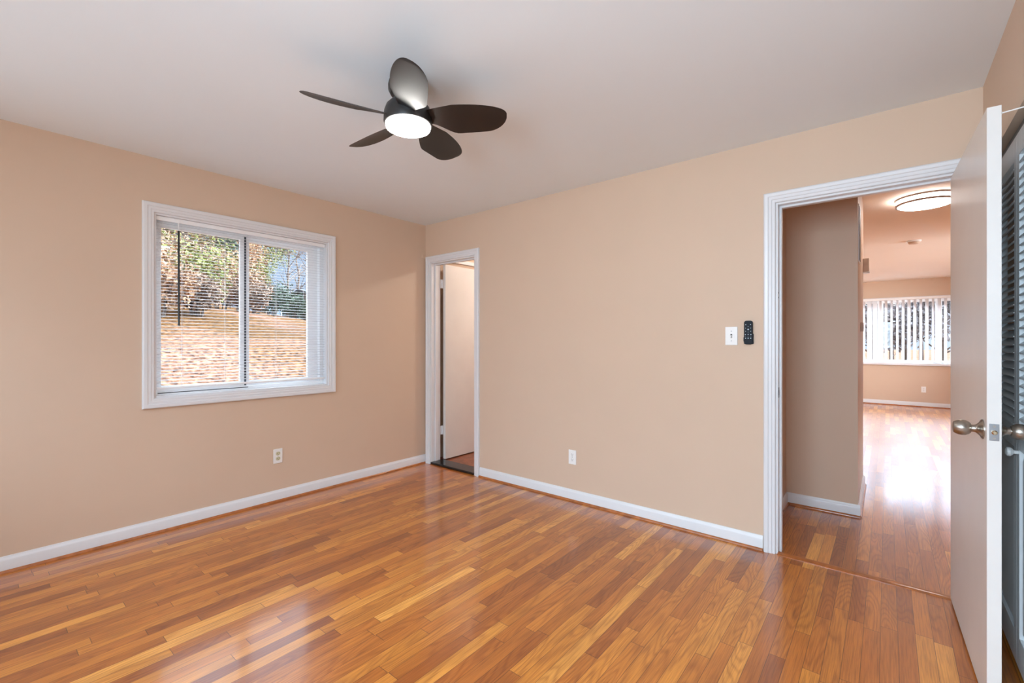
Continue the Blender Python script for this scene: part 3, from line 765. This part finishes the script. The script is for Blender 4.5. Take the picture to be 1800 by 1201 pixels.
def atpx(px, dist):
    """a spot seen in the direction of picture column px, dist metres in front of the camera"""
    a = R(YAW); v = Vector((-math.sin(a), math.cos(a), 0)); r = Vector((math.cos(a), math.sin(a), 0))
    p = CAM + (v + r * ((px - 900) / 798.7)) * dist
    return p.x, p.y, ground_z(p.x, p.y)
def tree(name, px, dist, h, r, label, group, mat, nleaf, size, crown=.28, lo=.3, n=16, seed=0, spread=.5):
    x, y, z = atpx(px, dist)
    o = empty(name, (x, y, z), label, 'tree', group)
    m, tips = branchy(x, y, z, h, r, n, spread, seed)
    m.build('trunk', 'bark', o)
    if nleaf:
        cs = [t_ for t_ in tips if t_.z > z + h * lo]
        leaf_cloud([tuple(c_) for c_ in cs], [h * crown * random.uniform(.35, .75) for _ in cs], nleaf, size, mat, 'crown', o)
    return o
G = 'trees beyond the window'
# (column, distance, height, trunk radius, kind)
spec = [(120, 24, 10, .20, 'b'), (175, 29, 12.5, .2, 'b'), (225, 22, 8.5, .16, 'b'), (262, 31, 13, .3, 'b'), (298, 24, 9.5, .18, 'b'), (330, 34, 14, .3, 'b'), (352, 21, 6.5, .12, 'd'), (385, 29, 9.0, .22, 'b'), (205, 36, 16, .3, 'd'), (285, 37, 14, .3, 'd'),
        (432, 33, 8.5, .2, 'g'), (466, 40, 11.0, .2, 'g'), (405, 42, 13, .2, 'g'),
        (505, 27, 6.0, .09, 'n'), (540, 24, 5.6, .08, 'n'), (523, 31, 7.0, .10, 'n'), (590, 24, 7.5, .14, 'n')]
txt = {'b': 'tree holding dry brown leaves on the bank', 'd': 'dark evergreen among the brown trees on the bank', 'g': 'olive green evergreen tree near the blue grey house', 'n': 'bare thin branched tree against the sky'}
tgroup = {'b': 'brown leaved trees', 'd': 'dark evergreens', 'g': 'green evergreens', 'n': 'bare trees'}
for i, (px, di, h, r_, kd) in enumerate(spec):
    h *= .92
    if px > 395 and kd == 'b': h *= .8
    mat, nl, sz = {'b': ('leaf_brown', 15000, .062), 'd': ('leaf_dark', 12000, .08), 'g': ('leaf_green', 12000, .085), 'n': (None, 0, 0)}[kd]
    if kd == 'b' and i % 2: mat = 'leaf_tan'
    tree('bare_tree' if kd == 'n' else ('evergreen_tree' if kd in 'dg' else 'brown_tree'), px, di, h, r_, txt[kd], tgroup[kd], mat, nl, sz, lo=.12 if kd != 'n' else .3, n=26 if kd == 'n' else 18, seed=40 + i, crown=.24, spread={'b': .36, 'd': .3, 'g': .24, 'n': .42}[kd])
# a tree beside the house, out of the window's view, that shades the lawn
x, y = -4.2, 6.4; z = ground_z(x, y)
o = empty('evergreen_tree', (x, y, z), 'broad evergreen tree at the corner of the house', 'tree')
m, tips = branchy(x, y, z, 5.6, .16, 20, .42, 77); m.build('trunk', 'bark', o)
leaf_cloud([tuple(c_) for c_ in tips], [.75] * len(tips), 16000, .085, 'leaf_green', 'crown', o)
# understory thicket on the bank
for i, (px, di, h) in enumerate([(478, 17, 1.3), (515, 19, 1.1), (540, 20, 1.3), (275, 8.5, 1.1), (345, 9.5, .9), (240, 17, 2.2), (318, 19, 2.4), (360, 21, 2.4), (405, 19, 2.0), (250, 10, 1.5), (300, 12, 1.9), (345, 11, 1.5), (388, 13, 1.8), (425, 14, 1.3), (330, 14, 2.3), (280, 15, 2.6), (440, 13, .9), (375, 17, 2.2)]):
    x, y, z = atpx(px, di)
    o = empty('shrub', (x, y, z), 'low tangled dry shrub on the leafy bank', 'shrub', 'dry shrubs on the bank')
    m = MB(); tips = []
    for k in range(14):
        a = random.uniform(0, 2 * PI); L = h * random.uniform(.6, 1)
        q_ = Vector((x + math.cos(a) * L * .6, y + math.sin(a) * L * .6, z + L)); tips.append(q_)
        m.tube([(x + math.cos(a) * .1, y + math.sin(a) * .1, z - .1), (x + math.cos(a) * L * .25, y + math.sin(a) * L * .25, z + L * .6), q_], [.016, .011, .004], 4)
    m.build('stems', 'bark', o)
    leaf_cloud([tuple((t_ + Vector((x, y, z + h * .3))) / 2) for t_ in tips], [h * .42] * len(tips), 2600, .045, ('leaf_dark' if i < 3 else ('leaf_tan', 'leaf_brown', 'leaf_green')[i % 3]), 'foliage', o)

def house(name, px, dist, wx, wy, hw, hr, mat, label, cat, rz, windows=True, lift=0):
    x, y, z = atpx(px, dist); z -= .3 - lift
    o = empty(name, (x, y, z), label, cat, rz=rz)
    Mh = Matrix.Translation((x, y, z)) @ Matrix.Rotation(rz, 4, 'Z')
    T = lambda m: (setattr(m, 'v', [tuple(Mh @ Vector(p)) for p in m.v]), m)[1]
    T(MB().box(-wx / 2, wx / 2, -wy / 2, wy / 2, -1, hw)).build('walls', mat, o)
    ov = .25
    g = [(-wx / 2 - ov, hw - .05), (0, hw + hr), (wx / 2 + ov, hw - .05), (wx / 2 + ov, hw + .08), (0, hw + hr + .15), (-wx / 2 - ov, hw + .08)]
    T(MB().add([(a, -wy / 2 - ov, b_) for a, b_ in g] + [(a, wy / 2 + ov, b_) for a, b_ in g], [(i, (i + 1) % 6, (i + 1) % 6 + 6, i + 6) for i in range(6)] + [(5, 4, 3, 2, 1, 0), (6, 7, 8, 9, 10, 11)])).build('roof', 'shingle', o)
    T(MB().add([(-wx / 2, s_ * wy / 2, hw - .05) for s_ in (-1, 1)] + [(wx / 2, s_ * wy / 2, hw - .05) for s_ in (-1, 1)] + [(0, s_ * wy / 2, hw + hr - .03) for s_ in (-1, 1)], [(0, 2, 4), (1, 5, 3), (0, 1, 3, 2)])).build('gable', mat, o)
    if windows:
        for yy in np.arange(-wy / 2 + 1.2, wy / 2 - .8, 2.2):
            f = T(MB().box(wx / 2, wx / 2 + .06, yy - .5, yy + .5, hw - 1.7, hw - .5)).build('window', 'trim', o)
            T(MB().box(wx / 2 + .06, wx / 2 + .07, yy - .42, yy + .42, hw - 1.62, hw - .58)).build('pane', 'rubber', f)
    return o
house('house', 488, 46, 7, 10, 3.0, 1.7, 'siding', 'distant blue grey house with a dark shingled roof beyond the trees', 'house', R(-20), lift=-1.5)
house('garden_shed', 566, 26, 2.2, 2.6, 1.5, .55, 'shed', 'small dark grey green shed on the lawn edge', 'shed', R(12), windows=False)
x, y, z = atpx(552, 23.6)

# trees in front of the far living room window
for i, (dx, dy, h) in enumerate([(1.6, 24, 4), (3.2, 21, 3.6), (4.3, 25, 4), (5.4, 22, 3.8), (0, 28, 5), (7.0, 27, 5), (2.6, 30, 5.4), (3.9, 31, 5.4), (5.2, 32, 5.6)]):
    z = ground_z(dx, dy); o = empty('hillside_tree', (dx, dy, z), 'grey twiggy tree outside the far living room window', 'tree', 'grey trees beyond the living room')
    m, tips = branchy(dx, dy, z, h, .12, 22, .45, 90 + i)
    m.build('trunk', 'bark', o)
    leaf_cloud([tuple(c_) for c_ in tips], [h * .16] * len(tips), 9000, .07, 'twig', 'crown', o)
